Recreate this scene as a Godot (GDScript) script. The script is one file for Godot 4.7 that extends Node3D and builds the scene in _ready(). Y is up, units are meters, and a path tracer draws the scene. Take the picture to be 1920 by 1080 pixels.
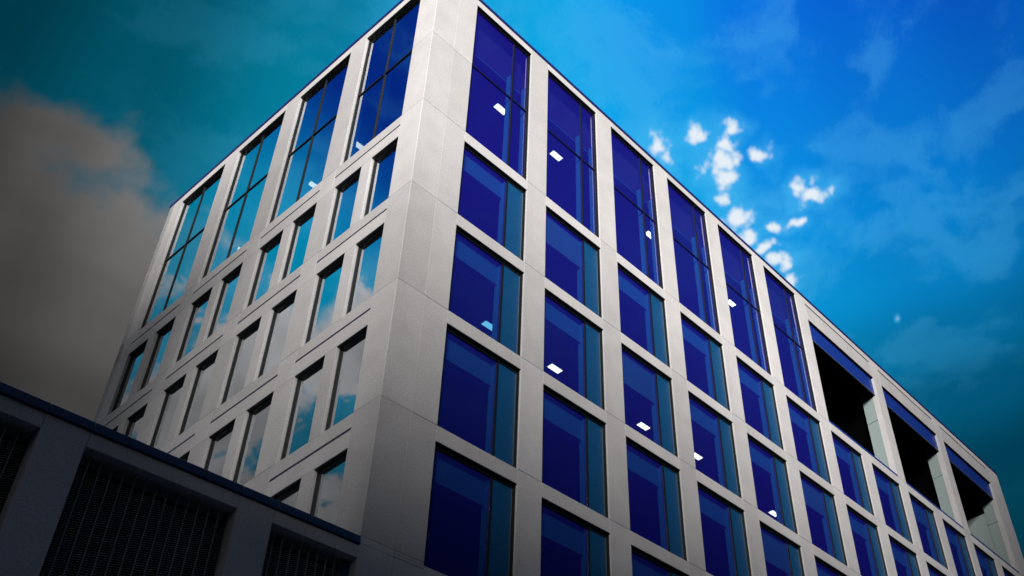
extends Node3D
# A pale stone office block seen from the street, looking steeply up at its corner.
# The corner edge is the y axis; the right face runs along +x (z = 0), the left face along -z (x = 0).

const H0 := 16.06          # height of the fourth panel joint above the pavement
const EXPOSURE := 4.4
const PITCH := 3.377       # bay width on the right face
const WIN := 2.54
const LPITCH := 3.68       # bay width on the left face
const STOREY := 3.6

var M := {}
var cache := {}
var sealant: SurfaceTool

# ------------------------------------------------------------------ sky
var n_big := FastNoiseLite.new()
var n_fine := FastNoiseLite.new()
var n_wisp := FastNoiseLite.new()

func ramp(x: float, xs: Array, ys: Array) -> float:
	if x <= xs[0]: return ys[0]
	for i in range(1, xs.size()):
		if x <= xs[i]:
			var t: float = (x - xs[i - 1]) / (xs[i] - xs[i - 1])
			return lerpf(ys[i - 1], ys[i], t * t * (3.0 - 2.0 * t))
	return ys[-1]

const PUFFS := [
	[-30.1, 50.0, 0.85, 1.25], [-29.5, 51.0, 0.6, 0.6], [-28.8, 52.0, 0.65, 0.4], [-32.3, 52.0, 0.42, 0.36], [-35.3, 51.6, 0.6, 0.7], [-34.9, 50.6, 0.5, 0.6],
	[-26.2, 50.2, 0.5, 0.55], [-23.9, 47.9, 0.5, 0.5], [-23.0, 47.3, 0.75, 0.32], [-26.4, 46.2, 0.6, 0.26], [-29.2, 47.2, 0.95, 0.62], [-24.8, 46.2, 0.3, 0.2],
	[-27.8, 45.2, 0.9, 0.24], [-27.0, 44.3, 0.75, 0.36], [-28.6, 46.0, 0.7, 0.35], [-26.2, 43.3, 0.45, 0.3], [-19.5, 39.7, 0.09, 0.12], [-31.0, 48.2, 0.45, 0.35]]

func sky_colour(d: Vector3) -> Vector3:
	var el := rad_to_deg(asin(clampf(d.y, -1, 1)))
	var az := rad_to_deg(atan2(d.z, d.x))
	# clear air: brightest to the north-east, deeper blue to the right and overhead, an edge fade painted in at left and low right
	var a2 := az if az < 130.0 else az - 360.0
	var b := ramp(a2, [-230, -150, -118, -98, -85, -76, -65, -52, -40, -26, -16, -5, 30, 130], [0.3, 0.36, 0.56, 0.2, 0.06, 0.13, 0.31, 0.68, 0.79, 0.72, 0.61, 0.48, 0.21, 0.2])
	var r := ramp(a2, [-230, -150, -118, -98, -70, -49, -33, -26, -16, -5, 30, 130], [0.2, 0.2, 0.42, 0.55, 0.57, 0.5, 0.35, 0.24, 0.19, 0.14, 0.12, 0.2])
	r = clampf(r + (57.0 - minf(el, 57.0)) * 0.013, 0.1, 0.62)
	var deep := smoothstep(0.0, 9.0, el - ramp(a2, [-124, -112, -104], [42.5, 46.5, 49.0])) * smoothstep(-96.0, -108.0, a2)
	r = lerpf(r, 0.1, deep)
	b = lerpf(b, 0.27, deep)
	b *= ramp(el, [8, 24, 31, 35, 38, 42, 46], [0.08, 0.1, 0.15, 0.32, 0.56, 0.9, 1.04])
	if el > 62.0:
		var z := smoothstep(62.0, 80.0, el)
		b = lerpf(b, 0.24, z)
		r = lerpf(r, 0.26, z)
	var c := Vector3(0.004 * b, b * r, b)
	# thin veils
	var p := Vector3(d.x, 0, d.z) / maxf(d.y, 0.12)
	var w := n_wisp.get_noise_3d(p.x * 210.0, 7.0, p.z * 210.0)
	var veil := smoothstep(-0.12, 0.42, w) * 0.22 * smoothstep(24.0, 40.0, el)
	c += (Vector3(0.1, 0.55, 0.9) - c) * veil * clampf(b * 1.3, 0.0, 1.0)
	# small bright cumulus beyond the roof
	if el > 36.0 and el < 58.0 and az > -44.0 and az < -14.0:
		var q := d * 1000.0
		var f1 := n_fine.get_noise_3dv(q)
		var f2 := n_fine.get_noise_3dv(q + Vector3(91, 17, 43))
		var f3 := n_fine.get_noise_3dv(q * 2.3)
		var f4 := n_fine.get_noise_3dv(q * 0.45 + Vector3(7, 3, 1))
		var dens := -2.0
		var ca := cos(deg_to_rad(el))
		for k in PUFFS:
			var dx: float = (az - k[0]) * ca / (k[2] * 1.12) + f2 * 1.5 / (0.5 + k[2])
			var dy: float = (el - k[1]) / (k[3] * 1.12) + f1 * 1.2 / (0.5 + k[3])
			dens = maxf(dens, 1.0 - sqrt(dx * dx + dy * dy))
		var m := smoothstep(-0.2, 0.75, dens + f3 * 1.0 + f1 * 0.3)
		var edge := smoothstep(-44.0, -38.0, az) * smoothstep(-14.0, -20.0, az) * smoothstep(36.0, 40.0, el) * smoothstep(58.0, 54.0, el)
		var haze := smoothstep(-1.7, 0.4, dens + f4 * 1.1 + f1 * 0.5) * 0.45 * edge
		c = c.lerp(Vector3(0.07, 0.52, 0.92), haze)
		c = c.lerp(Vector3(0.78, 0.86, 0.93), m * edge * smoothstep(37.5, 44.0, el))
	# the grey bank of cumulus to the left, its unseen rear added as neutral fill light, with its tops near 46 degrees in the picture
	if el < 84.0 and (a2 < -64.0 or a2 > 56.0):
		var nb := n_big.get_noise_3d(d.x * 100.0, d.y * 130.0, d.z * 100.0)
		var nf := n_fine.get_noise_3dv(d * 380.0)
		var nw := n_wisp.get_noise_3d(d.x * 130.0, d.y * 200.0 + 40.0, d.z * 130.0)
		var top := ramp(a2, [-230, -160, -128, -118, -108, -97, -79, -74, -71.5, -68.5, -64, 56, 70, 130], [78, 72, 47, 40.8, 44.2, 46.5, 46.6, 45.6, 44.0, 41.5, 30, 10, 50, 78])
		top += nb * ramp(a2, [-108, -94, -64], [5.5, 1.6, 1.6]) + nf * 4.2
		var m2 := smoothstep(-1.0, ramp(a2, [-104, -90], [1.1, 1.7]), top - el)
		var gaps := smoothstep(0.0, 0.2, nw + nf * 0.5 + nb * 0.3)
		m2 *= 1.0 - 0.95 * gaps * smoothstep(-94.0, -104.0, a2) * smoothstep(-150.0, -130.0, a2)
		var lit := ramp(a2, [-230, -150, -112, -98, -84, -79, -72, -66], [0.5, 0.5, 0.52, 0.2, 0.035, 0.08, 0.17, 0.2])  # left fade painted into the cloud tone; unseen rear raised for fill
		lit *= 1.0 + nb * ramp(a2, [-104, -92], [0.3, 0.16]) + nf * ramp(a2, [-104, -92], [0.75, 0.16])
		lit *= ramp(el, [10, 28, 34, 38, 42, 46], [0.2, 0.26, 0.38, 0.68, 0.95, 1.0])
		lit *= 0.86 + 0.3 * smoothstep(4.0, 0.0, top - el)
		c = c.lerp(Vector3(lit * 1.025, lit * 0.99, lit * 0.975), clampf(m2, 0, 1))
	if el < 0.0: c = Vector3(0.03, 0.035, 0.04)
	return c / EXPOSURE

func direction(u: float, v: float) -> Vector3:
	var a := u * TAU
	var s := sin(v * PI)
	return Vector3(s * sin(a), cos(v * PI), -s * cos(a))

func make_sky() -> ImageTexture:
	for n in [n_big, n_fine, n_wisp]:
		n.noise_type = FastNoiseLite.TYPE_SIMPLEX_SMOOTH
		n.fractal_type = FastNoiseLite.FRACTAL_FBM
	n_big.seed = 11; n_big.frequency = 0.028; n_big.fractal_octaves = 4
	n_fine.seed = 23; n_fine.frequency = 0.024; n_fine.fractal_octaves = 5
	n_wisp.seed = 37; n_wisp.frequency = 0.03; n_wisp.fractal_octaves = 4
	n_wisp.domain_warp_enabled = true; n_wisp.domain_warp_amplitude = 14.0; n_wisp.domain_warp_frequency = 0.02
	var lw := 768; var lh := 384
	var low := PackedFloat32Array(); low.resize(lw * lh * 3)
	for y in lh:
		for x in lw:
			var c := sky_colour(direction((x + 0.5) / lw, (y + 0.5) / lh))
			var i := (y * lw + x) * 3
			low[i] = c.x; low[i + 1] = c.y; low[i + 2] = c.z
	var W := 4096; var H := 2048
	var im := Image.create_from_data(lw, lh, false, Image.FORMAT_RGBF, low.to_byte_array())
	im.resize(W, H, Image.INTERPOLATE_CUBIC)
	var px := im.get_data().to_float32_array()
	for y in range(280, 800):          # the same sky, worked out finely where clouds are seen or mirrored
		for k in range(-460, 1700):
			var x := posmod(k, W)
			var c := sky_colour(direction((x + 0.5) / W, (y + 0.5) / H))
			var i := (y * W + x) * 3
			px[i] = c.x; px[i + 1] = c.y; px[i + 2] = c.z
	return ImageTexture.create_from_image(Image.create_from_data(W, H, false, Image.FORMAT_RGBF, px.to_byte_array()))

# ------------------------------------------------------------------ materials
func lin(r: float, g: float, b: float, a := 1.0) -> Color:
	var c := Color(r, g, b).linear_to_srgb()
	c.a = a
	return c

func mat(called: String, c: Color, rough: float, metal := 0.0) -> StandardMaterial3D:
	var m := StandardMaterial3D.new()
	m.resource_name = called
	m.albedo_color = c
	m.roughness = rough
	m.metallic = metal
	M[called] = m
	return m

func grain(seed_: int, freq: float, lo: float, hi: float, size := 512, oct := 3) -> NoiseTexture2D:
	var n := FastNoiseLite.new()
	n.seed = seed_; n.frequency = freq; n.fractal_octaves = oct
	var g := Gradient.new()
	g.set_color(0, Color(lo, lo, lo)); g.set_color(1, Color(hi, hi, hi))
	var t := NoiseTexture2D.new()
	t.width = size; t.height = size; t.seamless = true; t.noise = n; t.color_ramp = g
	return t

func make_materials() -> void:
	var fine := grain(3, 0.16, 0.84, 1.0, 1024, 3)
	var cloudy := grain(5, 0.012, 0.94, 1.0, 512, 4)
	var bump := grain(8, 0.12, 0.0, 1.0, 512, 3)
	for k in 3:
		var s := mat("stone_%d" % k, lin(0.715, 0.70, 0.692) * [1.0, 0.97, 1.02][k], 0.82)
		s.albedo_texture = fine
		s.uv1_triplanar = true; s.uv1_world_triplanar = true
		s.uv1_scale = Vector3.ONE * 0.12
		s.uv1_offset = Vector3(k * 0.31, k * 0.17, k * 0.07)
		s.detail_enabled = true; s.detail_albedo = cloudy; s.detail_blend_mode = BaseMaterial3D.BLEND_MODE_MUL
		s.detail_uv_layer = BaseMaterial3D.DETAIL_UV_2
		s.uv2_triplanar = true; s.uv2_world_triplanar = true; s.uv2_scale = Vector3.ONE * 0.13
		s.heightmap_enabled = true; s.heightmap_texture = bump; s.heightmap_scale = 0.25
	var g := mat("blue_glass", lin(0.015, 0.008, 0.30, 0.52), 0.02)
	g.transparency = BaseMaterial3D.TRANSPARENCY_ALPHA
	g.metallic_specular = 0.5
	g.clearcoat_enabled = true; g.clearcoat = 0.25; g.clearcoat_roughness = 0.01
	# solar-control glass: a thin metal coat mirrors most of the light and lets the rest through
	var g2 := mat("mirror_glass", lin(0.74, 0.79, 0.84, 0.84), 0.015, 1.0)
	g2.transparency = BaseMaterial3D.TRANSPARENCY_ALPHA
	var white := Image.create(4, 4, false, Image.FORMAT_RGB8)
	white.fill(Color.WHITE)
	g2.albedo_texture = ImageTexture.create_from_image(white)
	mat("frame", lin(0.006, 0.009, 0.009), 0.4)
	mat("bead", lin(0.10, 0.15, 0.16), 0.45)
	var v := mat("vent", lin(0.005, 0.085, 0.23), 0.42)
	v.albedo_texture = grain(14, 0.05, 0.84, 1.0, 512, 5)
	v.uv1_triplanar = true; v.uv1_world_triplanar = true; v.uv1_scale = Vector3.ONE * 0.3
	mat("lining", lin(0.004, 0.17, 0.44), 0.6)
	mat("blind", lin(0.008, 0.16, 0.34), 0.8)
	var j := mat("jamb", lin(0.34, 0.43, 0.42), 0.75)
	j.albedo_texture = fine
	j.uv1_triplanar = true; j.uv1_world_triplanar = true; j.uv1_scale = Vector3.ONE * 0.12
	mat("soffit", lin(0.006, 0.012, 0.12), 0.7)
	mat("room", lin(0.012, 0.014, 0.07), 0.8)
	mat("coping", lin(0.012, 0.017, 0.17), 0.38)
	mat("wing_coping", lin(0.02, 0.055, 0.13), 0.4)
	mat("slot", lin(0.02, 0.022, 0.14), 0.45)
	mat("seal", lin(0.01, 0.16, 0.30), 0.6)
	mat("fascia", lin(0.008, 0.035, 0.27), 0.45)
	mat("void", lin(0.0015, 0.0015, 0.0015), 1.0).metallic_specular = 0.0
	mat("blade", lin(0.8, 0.82, 0.8), 0.5)
	mat("fin", lin(0.3, 0.31, 0.31), 0.5)
	var p := mat("paving", lin(0.13, 0.13, 0.125), 0.9)
	p.albedo_texture = grain(21, 0.05, 0.7, 1.0)
	p.uv1_triplanar = true; p.uv1_world_triplanar = true; p.uv1_scale = Vector3.ONE * 0.1
	mat("housing", lin(0.5, 0.5, 0.5), 0.5)
	var l := mat("lamp", lin(0.8, 0.8, 0.78), 0.5)
	l.emission_enabled = true; l.emission = Color(0.93, 1.0, 0.97); l.emission_energy_multiplier = 0.9
	var l2 := mat("lamp_dim", lin(0.5, 0.6, 0.65), 0.5)
	l2.emission_enabled = true; l2.emission = Color(0.45, 0.85, 1.0); l2.emission_energy_multiplier = 0.35

# ------------------------------------------------------------------ mesh helpers
func begin() -> SurfaceTool:
	var st := SurfaceTool.new()
	st.begin(Mesh.PRIMITIVE_TRIANGLES)
	return st

func quad(st: SurfaceTool, a: Vector3, b: Vector3, c: Vector3, d: Vector3) -> void:
	# corners run clockwise seen from the front
	var n := (c - a).cross(b - a).normalized()
	for p in [a, b, c, a, c, d]:
		st.set_normal(n)
		st.add_vertex(p)

func bx(st: SurfaceTool, x0: float, y0: float, z0: float, x1: float, y1: float, z1: float) -> void:
	var l := [Vector3(x0, y0, z0), Vector3(x1, y0, z0), Vector3(x1, y1, z0), Vector3(x0, y1, z0), Vector3(x0, y0, z1), Vector3(x1, y0, z1), Vector3(x1, y1, z1), Vector3(x0, y1, z1)]
	quad(st, l[4], l[7], l[6], l[5])
	quad(st, l[1], l[2], l[3], l[0])
	quad(st, l[0], l[3], l[7], l[4])
	quad(st, l[5], l[6], l[2], l[1])
	quad(st, l[7], l[3], l[2], l[6])
	quad(st, l[0], l[4], l[5], l[1])

# a block whose front edges (towards +z) are eased by e, so that they catch the light
func eased(st: SurfaceTool, x0: float, y0: float, z0: float, x1: float, y1: float, z1: float, e := 0.006) -> void:
	var f := [Vector3(x0 + e, y0 + e, z1), Vector3(x0 + e, y1 - e, z1), Vector3(x1 - e, y1 - e, z1), Vector3(x1 - e, y0 + e, z1)]
	var s := [Vector3(x0, y0, z1 - e), Vector3(x0, y1, z1 - e), Vector3(x1, y1, z1 - e), Vector3(x1, y0, z1 - e)]
	var b := [Vector3(x0, y0, z0), Vector3(x0, y1, z0), Vector3(x1, y1, z0), Vector3(x1, y0, z0)]
	quad(st, f[0], f[1], f[2], f[3])
	quad(st, b[3], b[2], b[1], b[0])
	for i in 4:
		var j := (i + 1) % 4
		quad(st, s[i], s[j], f[j], f[i])
		quad(st, b[i], b[j], s[j], s[i])

func put(called: String, mesh: Mesh, m: Material, parent: Node, at := Vector3.ZERO, turn := 0.0) -> MeshInstance3D:
	var o := MeshInstance3D.new()
	o.name = called
	o.mesh = mesh
	o.material_override = m
	parent.add_child(o, true)
	o.position = at
	o.rotation.y = turn
	return o

func build(called: String, st: SurfaceTool, m: Material, parent: Node, at := Vector3.ZERO, turn := 0.0) -> MeshInstance3D:
	return put(called, st.commit(), m, parent, at, turn)

func tag(o: Node, label: String, category := "", group := "", kind := "") -> void:
	if label: o.set_meta("label", label)
	if category: o.set_meta("category", category)
	if group: o.set_meta("group", group)
	if kind: o.set_meta("kind", kind)

func stone(n: int) -> Material:
	return M["stone_%d" % (posmod(n * 7 + n / 3, 3))]

# on the right face: a is x, out is +z.  on the left face: a is the distance from the corner, out is -x.
const R := 0
const L := 1
func place(face: int, a: float, y: float) -> Array:
	return [Vector3(a, y, 0), 0.0] if face == R else [Vector3(0, y, -a), -PI / 2]

# a slab of stone whose front lies in the face, from a0 to a1 along it and y0 to y1 above the joint datum
var pieces := 0
func panel(called: String, face: int, a0: float, a1: float, y0: float, y1: float, parent: Node, thick := 0.28, set_back := 0.0) -> MeshInstance3D:
	var w := absf(a1 - a0)
	var key := "p%.3f %.3f %.3f %.3f" % [w, y1 - y0, thick, set_back]
	if not cache.has(key):
		var st := begin()
		eased(st, 0, 0, -thick, w, y1 - y0, -set_back)
		cache[key] = st.commit()
	var at := place(face, a0 if face == R else maxf(a0, a1), H0 + y0)
	pieces += 1
	return put(called, cache[key], stone(pieces), parent, at[0], at[1])

func bar(face: int, a0: float, a1: float, y0: float, y1: float, d0: float, d1: float) -> void:   # sealant in a joint
	if face == R: bx(sealant, a0, H0 + y0, -d1, a1, H0 + y1, -d0)
	else: bx(sealant, d0, H0 + y0, -a1, d1, H0 + y1, -a0)

# ------------------------------------------------------------------ windows
# local axes: x to the viewer's right along the face, y up, z out of the wall
func cached(key: String, maker: Callable) -> Mesh:
	if not cache.has(key):
		var st := begin()
		maker.call(st)
		cache[key] = st.commit()
	return cache[key]

func frame_shape(st: SurfaceTool, w: float, h: float, mull: float, trans: float, fw: float, mw: float) -> void:
	var hd := h - fw - (0.05 if fw > 0.048 else 0.02)
	bx(st, 0.0, hd, -0.19, w, h - 0.002, -0.095)
	bx(st, 0.003, h - 0.016, -0.095, w - 0.003, h - 0.002, -0.006)   # near-black plate under the stone head
	bx(st, 0.0, 0.0, -0.19, w, fw * 0.7, -0.095)
	bx(st, 0.0, fw * 0.7, -0.19, fw, hd, -0.095)
	bx(st, w - fw, fw * 0.7, -0.19, w, hd, -0.095)
	if fw > 0.048:
		bx(st, w - 0.007, 0.003, -0.0949, w - 0.002, h - 0.017, -0.05)   # near-black strips along the jambs
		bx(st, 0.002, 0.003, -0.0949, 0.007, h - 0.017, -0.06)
	if mull > 0.0:
		bx(st, mull - mw, fw * 0.7, -0.18, mull + mw, hd, -0.105)
	if trans > 0.0:
		var cuts := [fw, w - fw] if mull <= 0.0 else [fw, mull - mw, mull + mw, w - fw]
		for i in range(0, cuts.size(), 2):
			bx(st, cuts[i], trans - mw, -0.18, cuts[i + 1], trans + mw, -0.105)

func pane_shape(st: SurfaceTool, x0: float, y0: float, x1: float, y1: float) -> void:
	quad(st, Vector3(x0, y0, -0.14), Vector3(x0, y1, -0.14), Vector3(x1, y1, -0.14), Vector3(x1, y0, -0.14))

func bead_shape(st: SurfaceTool, x0: float, y0: float, x1: float, y1: float, t := 0.012) -> void:
	bx(st, x0, y0, -0.139, x0 + t, y1, -0.118)
	bx(st, x1 - t, y0, -0.139, x1, y1, -0.118)
	bx(st, x0 + t, y1 - t, -0.139, x1 - t, y1, -0.118)
	bx(st, x0 + t, y0, -0.139, x1 - t, y0 + t, -0.118)

func window(face: int, a: float, y: float, w: float, h: float, kind: String, parent: Node) -> MeshInstance3D:
	# kind: vent (a fixed light with a ventilation panel), tall (four lights), slim (one light)
	var at := place(face, a, H0 + y)
	var fw := 0.05 if face == R else 0.042
	var mw := 0.019 if face == L else 0.024
	var glass: Material = M.blue_glass if face == R else M.mirror_glass
	var mull := 0.0
	var trans := 0.0
	if kind == "vent": mull = 1.83
	elif kind == "tall":
		mull = 1.83 if face == R else 1.34
		trans = 14.44 - 10.83
	var key := "%s %d %.2f %.2f" % [kind, face, w, h]
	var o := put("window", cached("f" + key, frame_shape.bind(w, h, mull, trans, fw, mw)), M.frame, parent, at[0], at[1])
	var yb := fw * 0.7
	var yt := h - fw - (0.05 if fw > 0.048 else 0.02)
	var xs := [fw, w - fw] if mull == 0.0 else [fw, mull - mw, mull + mw, w - fw]
	var ys := [yb, yt] if trans == 0.0 else [yb, trans - mw, trans + mw, yt]
	for i in range(0, xs.size(), 2):
		for j in range(0, ys.size(), 2):
			if kind == "vent" and i == 2:
				put("vent_panel", cached("v" + key, bx.bind(xs[i] + 0.012, ys[j] + 0.012, -0.16, xs[i + 1] - 0.012, ys[j + 1] - 0.012, -0.128)), M.vent, o)
				put("bead", cached("e" + key, bead_shape.bind(xs[i], ys[j], xs[i + 1], ys[j + 1])), M.bead, o)
			else:
				put("pane", cached("g%s %d %d" % [key, i, j], pane_shape.bind(xs[i], ys[j], xs[i + 1], ys[j + 1])), glass, o)
	# inside: the lined reveal and the downstand behind the head
	if kind == "tall":
		var top := 15.86 - 10.83
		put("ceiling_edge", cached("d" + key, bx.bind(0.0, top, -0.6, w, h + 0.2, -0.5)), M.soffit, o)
		put("edge_trim", cached("t" + key, bx.bind(0.0, top - 0.05, -0.6, w, top - 0.002, -0.5)), M.lining, o)
	else:
		var r := hash(Vector2i(int(a * 10.0), int(y * 10.0))) % 100
		if face == R and r < 15:      # a blind let part of the way down
			var drop := 1.15 + 0.01 * (r % 12) * 3.0
			put("roller_blind", cached("b%.2f" % drop, bx.bind(0.06, h - drop, -0.225, mull - 0.06, h - 0.08, -0.222)), M.blind, o)
		put("downstand", cached("d" + key, bx.bind(0.05, h - 0.85, -0.6, (mull - 0.05 if mull > 0 else w - 0.07), h - 0.01, -0.27)), M.lining, o)
	put("reveal_lining", cached("l" + key, func(st: SurfaceTool):
		var lh: float = (15.80 - 10.83) if kind == "tall" else h
		if mull > 0.0: bx(st, mull - 0.05, 0, -0.36, mull + 0.03, lh, -0.195)
		if kind != "vent": bx(st, w - 0.07, 0, -0.36, w - 0.03, lh, -0.195)
		bx(st, 0.01, 0, -0.36, 0.045, lh, -0.195)), M.lining, o)
	return o

# ------------------------------------------------------------------ the scene
func _ready() -> void:
	# camera
	var cam := Camera3D.new()
	cam.name = "camera"
	add_child(cam)
	cam.transform = Transform3D(Basis(Vector3(0.60577173, -0.0927031, 0.79021943), Vector3(-0.46726633, 0.76241665, 0.44764164), Vector3(-0.64397421, -0.64041158, 0.41853342)), Vector3(-10.5885, -14.458 + H0, 15.6107))
	cam.projection = Camera3D.PROJECTION_FRUSTUM
	cam.near = 0.1
	cam.far = 4000.0
	cam.size = 0.1 * 1080.0 / 1932.728
	cam.frustum_offset = Vector2(0.1 * (960.0 - 1334.166) / 1932.728, 0.1 * (663.734 - 540.0) / 1932.728)
	cam.current = true
	# sky, sun, exposure
	var env := Environment.new()
	env.background_mode = Environment.BG_SKY
	var sky := Sky.new()
	var pano := PanoramaSkyMaterial.new()
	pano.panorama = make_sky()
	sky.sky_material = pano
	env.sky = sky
	env.tonemap_mode = Environment.TONE_MAPPER_LINEAR
	env.tonemap_exposure = EXPOSURE
	env.sdfgi_enabled = true; env.ssao_enabled = true; env.ssil_enabled = true
	var we := WorldEnvironment.new()
	we.name = "environment"
	we.environment = env
	add_child(we)
	var sun := DirectionalLight3D.new()
	sun.name = "sun"
	sun.light_energy = 0.5
	sun.light_color = Color(1.0, 0.98, 0.965)
	sun.light_angular_distance = 14.5
	sun.shadow_enabled = true
	add_child(sun)
	sun.look_at_from_position(Vector3.ZERO, -Vector3(-0.7234, 0.2513, 0.6431))

	make_materials()
	var ground_st := begin()
	quad(ground_st, Vector3(-1500, 0, -1500), Vector3(1500, 0, -1500), Vector3(1500, 0, 1500), Vector3(-1500, 0, 1500))
	tag(build("ground", ground_st, M.paving, self), "grey paved street level below the office block", "", "", "structure")
	office()
	wing()
	lamps()
	shade_blockers()

func b_at(k: int) -> float:      # sill of row k on both faces
	return 10.83 - STOREY * (k - 1)

func office() -> void:
	var o := Node3D.new()
	o.name = "office_building"
	add_child(o)
	tag(o, "tall pale stone office block with a grid of deep blue windows and roof loggias", "building")
	sealant = begin()
	var G := 0.005
	var rows := 6
	var low := b_at(rows)          # below this the base is plain
	# --- the corner: one wrapped panel to each storey
	var levels := [low - 0.0, b_at(5), b_at(4), b_at(3), b_at(2), b_at(1), 14.25, 18.03]
	for i in levels.size() - 1:
		var y0: float = levels[i] + G
		var y1: float = levels[i + 1] - (G if i < levels.size() - 2 else 0.0)
		var parts := [[y0, y1]]
		if i == 0: parts = [[y0, -3.66 - G], [-3.66 + G, -3.50 - G]]
		if i == 1: parts = [[-3.50 + G, y1]]
		for q in parts:
			var hide_left: bool = q[1] < -3.5
			var st := begin()
			var e := 0.012
			var aL := 0.92
			var aR := 0.84 - G
			var h: float = q[1] - q[0]
			# an L in plan with an eased arris, closed top and bottom
			var plan := [Vector2(0.28, -aL), Vector2(0, -aL), Vector2(0, -e), Vector2(e, 0), Vector2(aR, 0), Vector2(aR, -0.28), Vector2(0.28, -0.28)]
			for k in plan.size():
				var a: Vector2 = plan[k]
				var b: Vector2 = plan[(k + 1) % plan.size()]
				quad(st, Vector3(a.x, 0, a.y), Vector3(a.x, h, a.y), Vector3(b.x, h, b.y), Vector3(b.x, 0, b.y))
			for y in [0.0, h]:
				quad(st, Vector3(0, y, -aL), Vector3(0, y, -e), Vector3(0.28, y, -0.28), Vector3(0.28, y, -aL))
				quad(st, Vector3(0.28, y, -0.28), Vector3(e, y, 0), Vector3(aR, y, 0), Vector3(aR, y, -0.28))
				for p in [Vector3(0, y, -e), Vector3(e, y, 0), Vector3(0.28, y, -0.28)]:
					st.set_normal(Vector3.UP if y > 0.0 else Vector3.DOWN)
					st.add_vertex(p)
			build("corner_panel", st, stone(i), o, Vector3(0, H0 + q[0], 0))
	for y in [-3.66, -3.50, b_at(4), b_at(3), b_at(2), b_at(1), 14.25]:
		bar(R, 0.016, 1.60, y - G - 0.004, y + G + 0.004, 0.007, 0.06)
		bar(L, 0.062, 0.92, y - G - 0.004, y + G + 0.004, 0.007, 0.06)
	bar(R, 0.84 - G - 0.004, 0.84 + G + 0.004, low, 18.02, 0.0615, 0.1)
	bar(R, 0.84 - G, 0.84 + G - 0.004, low, 18.02, 0.0075, 0.0615)
	# --- right face
	for k in range(1, rows + 1):
		var y0 := b_at(k)
		var y1 := 18.03 if k == 1 else b_at(k - 1)
		var top := 17.71 if k == 1 else y1 - 0.43
		# the strip of the corner pier beside the first window
		if k == 5:
			panel("pier_panel", R, 0.84 + G, 1.60, -3.50 + G, y1 - G, o)
		elif k == 6:
			panel("pier_panel", R, 0.84 + G, 1.60, -3.66 + G, -3.50 - G, o)
			panel("pier_panel", R, 0.84 + G, 1.60, y0 + G, -3.66 - G, o)
		elif k == 1:
			panel("pier_panel", R, 0.84 + G, 1.60, y0 + G, 14.25 - G, o)
			panel("pier_panel", R, 0.84 + G, 1.60, 14.25 + G, y1, o)
		else:
			panel("pier_panel", R, 0.84 + G, 1.60, y0 + G, y1 - G, o)
		for n in range(1, 13):
			var a := 1.60 + PITCH * (n - 1)
			var in_loggia := k == 1 and n >= 7
			var last := 42.97 if n == 12 else a + PITCH
			if not (in_loggia and n % 2 == 1):
				panel("pier_panel", R, a + WIN, last, y0 + G, y1 - (G if k > 1 else 0.0), o)
				bar(R, a + WIN, last, y0 - G - 0.004, y0 + G + 0.004, 0.007, 0.06)
			if in_loggia:
				continue
			panel("spandrel_panel", R, a, a + WIN, top, y1, o)
			window(R, a, y0, WIN, top - y0, "tall" if k == 1 else "vent", o)
	# --- left face
	for k in range(1, rows):
		var y0 := b_at(k)
		var y1 := 18.03 if k == 1 else b_at(k - 1)
		var top := 17.66 if k == 1 else y1 - 0.96
		for n in range(1, 5):
			var a := 0.92 + LPITCH * (n - 1)
			var far := a + 2.83
			var last := 15.75 if n == 4 else a + LPITCH
			if k == 1:
				panel("spandrel_panel", L, a, far, top, y1, o)
				if n == 4:
					panel("pier_panel", L, far, last, y0 + G, 14.25 - G, o)
					panel("pier_panel", L, far, last, 14.25 + G, y1, o)
					bar(L, far, last, 14.25 - G - 0.004, 14.25 + G + 0.004, 0.007, 0.06)
				else:
					panel("pier_panel", L, far, last, y0 + G, y1, o)
				window(L, far, y0, 2.83, top - y0, "tall", o)
			else:
				var slot := y1 - 0.44
				panel("spandrel_panel", L, a, far + 0.13, top, slot - 0.035, o)
				panel("spandrel_panel", L, a, far + 0.13, slot + 0.035, y1, o)
				var st := begin()
				bx(st, 0, 0, -0.2, 2.96, 0.07, -0.03)
				var at := place(L, far + 0.13, H0 + slot - 0.035)
				build("vent_slot", st, M.slot, o, at[0], at[1])
				panel("pier_panel", L, far + 0.13 + 0.01, last, top, y1 - G, o)
				bar(L, far + 0.13, far + 0.14, top, y1, 0.014, 0.05)
				panel("pier_panel", L, far, last, y0 + G, top, o)
				panel("pier_panel", L, a + 1.17, a + 1.62, y0, top, o)
				window(L, a + 1.17, y0, 1.17, top - y0, "slim", o)
				window(L, far, y0, 1.21, top - y0, "slim", o)
			bar(L, far, last, y0 - G - 0.004, y0 + G + 0.004, 0.007, 0.06)
	# --- loggias
	for q in 3:
		loggia(o, 1.60 + PITCH * (6 + 2 * q), 1.60 + PITCH * (7 + 2 * q) + WIN, q == 2)
	# --- eaves: metal coping in lengths
	var n_r := 13
	for i in n_r:
		var x0 := -0.04 + 43.05 / n_r * i
		var st := begin()
		eased(st, 0, 0, -0.5, 43.05 / n_r - 0.006, 0.12, 0.04, 0.012)
		build("coping_length", st, M.coping, o, Vector3(x0, H0 + 18.032, 0))
	for i in 5:
		var z0 := -0.52 - (15.27 / 5) * i
		var st := begin()
		eased(st, 0, 0, -0.5, 15.27 / 5 - 0.006, 0.12, 0.04, 0.012)
		build("coping_length", st, M.coping, o, Vector3(0, H0 + 18.032, z0 - 15.27 / 5), -PI / 2)
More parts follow.
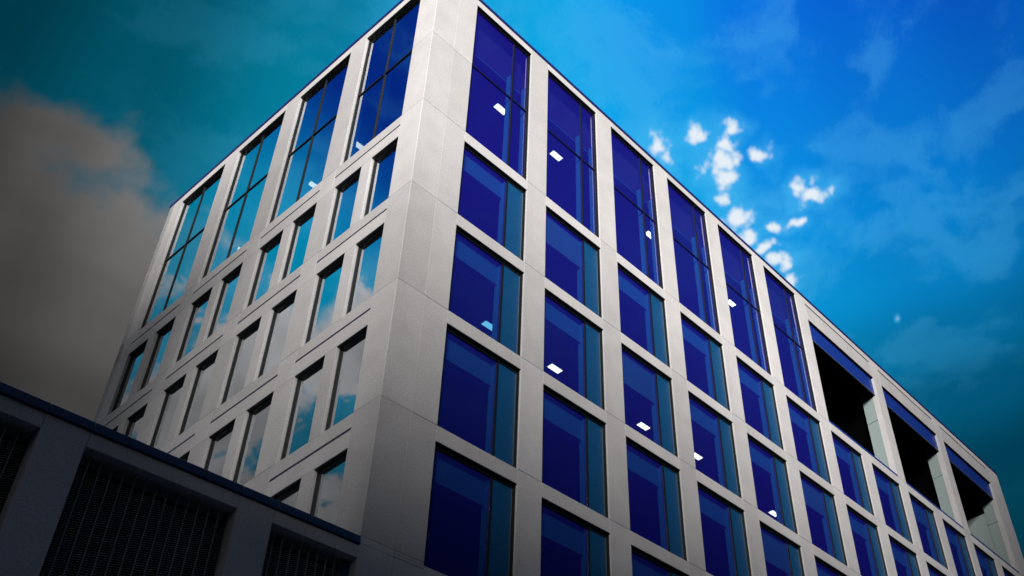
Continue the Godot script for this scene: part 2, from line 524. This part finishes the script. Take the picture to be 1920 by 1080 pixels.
	# --- inside: floors, core, and the walls that close the block
	for k in range(1, rows + 2):
		var st := begin()
		var c0: float = 15.86 if k == 1 else b_at(k - 1) - 0.51
		var c1: float = 17.95 if k == 1 else b_at(k - 1) - 0.03
		if k == 1:
			bx(st, 0.62, H0 + c0, -15.2, 1.60 + PITCH * 6 - 0.9, H0 + c1, -0.62)
			bx(st, 1.60 + PITCH * 6 - 0.9, H0 + 17.8, -15.2, 42.6, H0 + c1, -0.32)
		else:
			bx(st, 0.62, H0 + c0, -15.2, 42.6, H0 + c1, -0.62)
		build("floor_slab", st, M.room, o)
	var st3 := begin()
	bx(st3, 0.281, H0 + 17.955, -15.45, 42.69, H0 + 18.03, -0.281)
	build("roof_slab", st3, M.room, o)
	var st2 := begin()
	bx(st2, 8.0, H0 + low - 12.4, -15.1, 42.5, H0 + 15.85, -8.0)
	build("core_wall", st2, M.room, o)
	st2 = begin()
	eased(st2, 0, 0, -0.3, 15.45, 18.03 + H0, 0)
	build("end_wall", st2, stone(1), o, Vector3(42.971, 0, -0.281), PI / 2)
	st2 = begin()
	eased(st2, 0, 0, -0.3, 42.97, 18.03 + H0, 0)
	build("rear_wall", st2, stone(2), o, Vector3(42.97, 0, -15.752), PI)
	# --- plain base under the lowest windows
	for n in 13:
		panel("base_panel", R, (0.84 + 0.008 if n == 0 else 1.60 + PITCH * (n - 1)), (1.60 if n == 0 else (42.97 if n == 12 else 1.60 + PITCH * n)) - 0.012, -H0, low, o)
	tag(build("joint_sealant", sealant, M.seal, o), "", "", "", "stuff")

func loggia(o: Node3D, x0: float, x1: float, open_end: bool) -> void:
	var y0 := 10.83
	var y1 := 16.69
	# stone beam over the opening, with a drip slot
	panel("lintel_panel", R, x0, x1, y1, 17.60, o)
	panel("lintel_panel", R, x0, x1, 17.69, 18.03, o)
	var st := begin()
	bx(st, x0 + 0.001, H0 + 17.60, -0.27, x1 - 0.001, H0 + 17.69, -0.045)
	build("vent_slot", st, M.slot, o)
	# the blue fascia behind the head, black plates paint the shade above and behind it
	st = begin()
	bx(st, x0 + 0.002, H0 + 15.66, -0.15, x1 - 0.002, H0 + 16.674, -0.12)
	var fa := build("fascia", st, M.fascia, o)
	st = begin()
	bx(st, x0 + 0.002, H0 + 15.63, -0.149, x1 - 0.002, H0 + 15.658, -0.108)
	build("drip_edge", st, M.bead, fa)
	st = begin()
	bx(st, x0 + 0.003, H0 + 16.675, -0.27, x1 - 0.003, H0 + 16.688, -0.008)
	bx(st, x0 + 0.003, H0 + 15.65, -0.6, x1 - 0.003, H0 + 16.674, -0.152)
	build("head_shade_plate", st, M.void, o)
	# side walls in two stones
	for s in [[x0 - 0.3, x0], [x1, x1 + 0.3]]:
		for q in [[y0 + 0.01, 14.20], [14.225, 16.0]]:
			st = begin()
			bx(st, s[0], H0 + q[0], -0.86, s[1], H0 + q[1], -0.282)
			build("jamb_panel", st, M.jamb, o)
	# dark plant space behind
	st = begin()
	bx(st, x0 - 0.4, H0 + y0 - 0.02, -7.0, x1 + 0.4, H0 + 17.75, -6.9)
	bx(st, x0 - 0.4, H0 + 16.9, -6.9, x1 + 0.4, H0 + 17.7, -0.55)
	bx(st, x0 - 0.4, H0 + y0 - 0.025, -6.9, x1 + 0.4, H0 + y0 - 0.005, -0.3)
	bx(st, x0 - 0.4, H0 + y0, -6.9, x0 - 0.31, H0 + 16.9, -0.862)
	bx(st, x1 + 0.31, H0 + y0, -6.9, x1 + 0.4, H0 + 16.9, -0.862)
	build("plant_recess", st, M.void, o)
	if open_end:
		st = begin()
		eased(st, 0, 0, -0.08, 1.9, 15.02 - y0, 0)
		build("screen_wall", st, M.jamb, o, Vector3(x1 + 0.06, H0 + y0, -0.87), -PI / 2).position = Vector3(x1 + 0.03, H0 + y0, -0.87 - 1.9)
	st = begin()
	bx(st, x0 + 0.002, H0 + y0 + 0.004, -0.3, x1 - 0.002, H0 + y0 + 0.1, 0.012)
	build("sill_flashing", st, M.fascia, o)

func wing() -> void:
	var o := Node3D.new()
	o.name = "low_wing"
	add_child(o)
	tag(o, "low dark stone wing with louvred openings and blue metal coping at bottom left", "building")
	var P := 3.42
	var top := -3.72
	var head := -4.0
	var foot := -8.4
	for n in range(-3, 1):
		var x0 := -1.87 + P * n          # left edge of an opening
		var x1 := x0 + 2.70
		# pier to the left of the opening
		panel("pier_panel", R, x0 - 0.72 + 0.008, x0 - 0.008, foot, top, o)
		if n < 0:
			panel("lintel_panel", R, x0, x1, head, top, o)
		else:
			panel("lintel_panel", R, x0, -0.004, head, top, o)
			panel("lintel_panel", R, 0.0, 0.832, head, -3.67, o, 0.29, 0.001)
		panel("base_panel", R, x0 - 0.72 + 0.008, x1 - 0.008, -H0, foot - 0.012, o)
		louvre(o, x0, x1, foot, head, n == 0)
	# coping lengths, their joints over the pier joints
	var cuts := [-12.86, -9.42, -8.70, -6.0, -5.28, -2.58, -1.87, -0.006]
	for i in cuts.size() - 1:
		var st := begin()
		var w: float = cuts[i + 1] - cuts[i] - 0.012
		eased(st, 0, 0, -0.5, w, 0.17, 0.045, 0.01)
		build("coping_length", st, M.wing_coping, o, Vector3(cuts[i] + 0.006, H0 + top + 0.012, 0))
	var st2 := begin()
	bx(st2, -12.8, H0 + top - 0.25, -16.5, -0.002, H0 + top - 0.05, -0.29)
	build("roof_deck", st2, M.fin, o)
	st2 = begin()
	bx(st2, -12.83, 0, -16.5, -12.6, H0 + top, -0.29)
	build("end_wall", st2, stone(1), o)

func louvre(o: Node3D, x0: float, x1: float, y0: float, y1: float, cut: bool) -> void:
	var right := x1 if not cut else -0.15
	var count := int(round((right - x0) / 0.193))
	var step := (right - x0) / count
	var h := y1 - y0
	var root := put("louvre_screen", cached("lb%.3f" % (x1 - x0), bx.bind(0.0, 0.0, -0.62, x1 - x0, h + 0.05, -0.6)), M.void, o, Vector3(x0, H0 + y0, 0))
	var blades: Mesh = cached("blades%.3f" % step, func(st: SurfaceTool):
		var y := 0.05
		while y < h - 0.3:
			# a thin pressed blade, tilted outwards, in two staggered halves
			for s in 2:
				var a := 0.014 + s * (step * 0.43)
				var b := a + step * 0.38
				var yy := y + s * 0.02
				quad(st, Vector3(a, yy, -0.22), Vector3(a, yy + 0.014, -0.25), Vector3(b, yy + 0.02, -0.25), Vector3(b, yy + 0.006, -0.22))
				quad(st, Vector3(a, yy - 0.004, -0.22), Vector3(a, yy, -0.22), Vector3(b, yy + 0.006, -0.22), Vector3(b, yy + 0.002, -0.22))
			y += 0.042)
	for i in count:
		put("fin", cached("fin", bx.bind(-0.006, 0.0, -0.235, 0.006, h, -0.2)), M.fin, root, Vector3(i * step, 0, 0))
		tag(put("louvre_blades", blades, M.blade, root, Vector3(i * step, 0, 0)), "", "", "", "stuff")
	for s in [-0.02, x1 - x0 + 0.001]:
		put("side_lining", cached("sl", bx.bind(0.0, 0.0, -0.6, 0.018, h, -0.282)), M.void, root, Vector3(s, 0, 0))
	if cut:
		put("blank_panel", cached("blank", bx.bind(0.0, 0.0, -0.24, 0.97, h - 0.002, -0.2)), M.vent, root, Vector3(right - x0 + 0.012, 0, 0))

func lamps() -> void:
	var list := [
		[4.15, 15.85, -1.46, "in the right-face top window nearest the corner", 0],
		[6.91, 15.85, -1.46, "in the second top window right of the corner", 0],
		[12.27, 15.85, -1.47, "in the third top window right of the corner", 0],
		[17.72, 15.85, -1.47, "in the fifth top window right of the corner", 0],
		[4.95, 6.705, -2.28, "glowing dimly in the third window down beside the corner", 1],
		[7.75, 6.705, -2.28, "in the third row, second window right of the corner", 0],
		[12.1, 6.705, -2.28, "in the third row, third window right of the corner", 0],
		[14.85, 6.705, -2.1, "half hidden by a pier in the fourth bay", 0],
		[20.2, 6.705, -2.38, "low in the third row, sixth bay right", 0],
		[1.98, 15.85, -6.32, "in the left-face top window nearest the corner", 0],
		[2.08, 15.85, -8.97, "in the second top window left of the corner", 0],
		[2.06, 15.85, -13.66, "in the third top window left of the corner", 0]]
	for q in list:
		var o := Node3D.new()
		o.name = "ceiling_lamp"
		add_child(o, true)
		tag(o, "small white ceiling lamp " + q[3], "ceiling lamp", "ceiling lamps seen through the windows")
		o.position = Vector3(q[0], H0 + q[1], q[2])
		put("housing", cached("housing", bx.bind(-0.26, -0.03, -0.13, 0.26, -0.002, 0.13)), M.housing, o)
		put("diffuser", cached("diffuser", bx.bind(-0.23, -0.045, -0.1, 0.23, -0.031, 0.1)), M.lamp_dim if q[4] else M.lamp, o)
		var l := AreaLight3D.new()
		l.name = "lamp_light"
		l.area_size = Vector2(0.46, 0.2)
		l.light_energy = 0.02 if q[4] else 0.06
		l.shadow_enabled = true
		l.position = Vector3(0, -0.06, 0)
		l.rotation.x = -PI / 2
		o.add_child(l)

func shade_blockers() -> void:
	# unseen buildings added and sized to shade the facades, beside and behind the viewer
	mat("brick", lin(0.17, 0.15, 0.135), 0.85)
	mat("dark_pane", lin(0.02, 0.025, 0.03), 0.1)
	for q in [
			["added unseen long block that shades the facades from behind the viewer", -84.6, -5.6, 38.2, 53.9, 34.8],
			["added unseen slab block that shades the left face, left of the low wing", -52.7, -31.85, -11.6, 22.3, 42.7],
			["added unseen tower that shades the facades from behind the long block", -30.0, 30.0, 54.2, 72.0, 60.0]]:
		var o := Node3D.new()
		o.name = "shade_building"
		add_child(o, true)
		tag(o, q[0], "building")
		var st := begin()
		bx(st, q[1], 0, q[3], q[2], q[5], q[4])
		build("wall", st, M.brick, o)
		st = begin()
		bx(st, q[1] - 0.2, q[5] + 0.004, q[3] - 0.2, q[2] + 0.2, q[5] + 0.35, q[4] + 0.2)
		build("roof_edge", st, M.frame, o)
		var y := 4.6
		while y < q[5] - 2.5:
			st = begin()
			bx(st, q[1] - 0.03, y, q[3] + 1.0, q[2] + 0.03, y + 1.7, q[4] - 1.0)
			bx(st, q[1] + 1.0, y, q[3] - 0.03, q[2] - 1.0, y + 1.7, q[4] + 0.03)
			build("window_band", st, M.dark_pane, o)
			y += 3.6
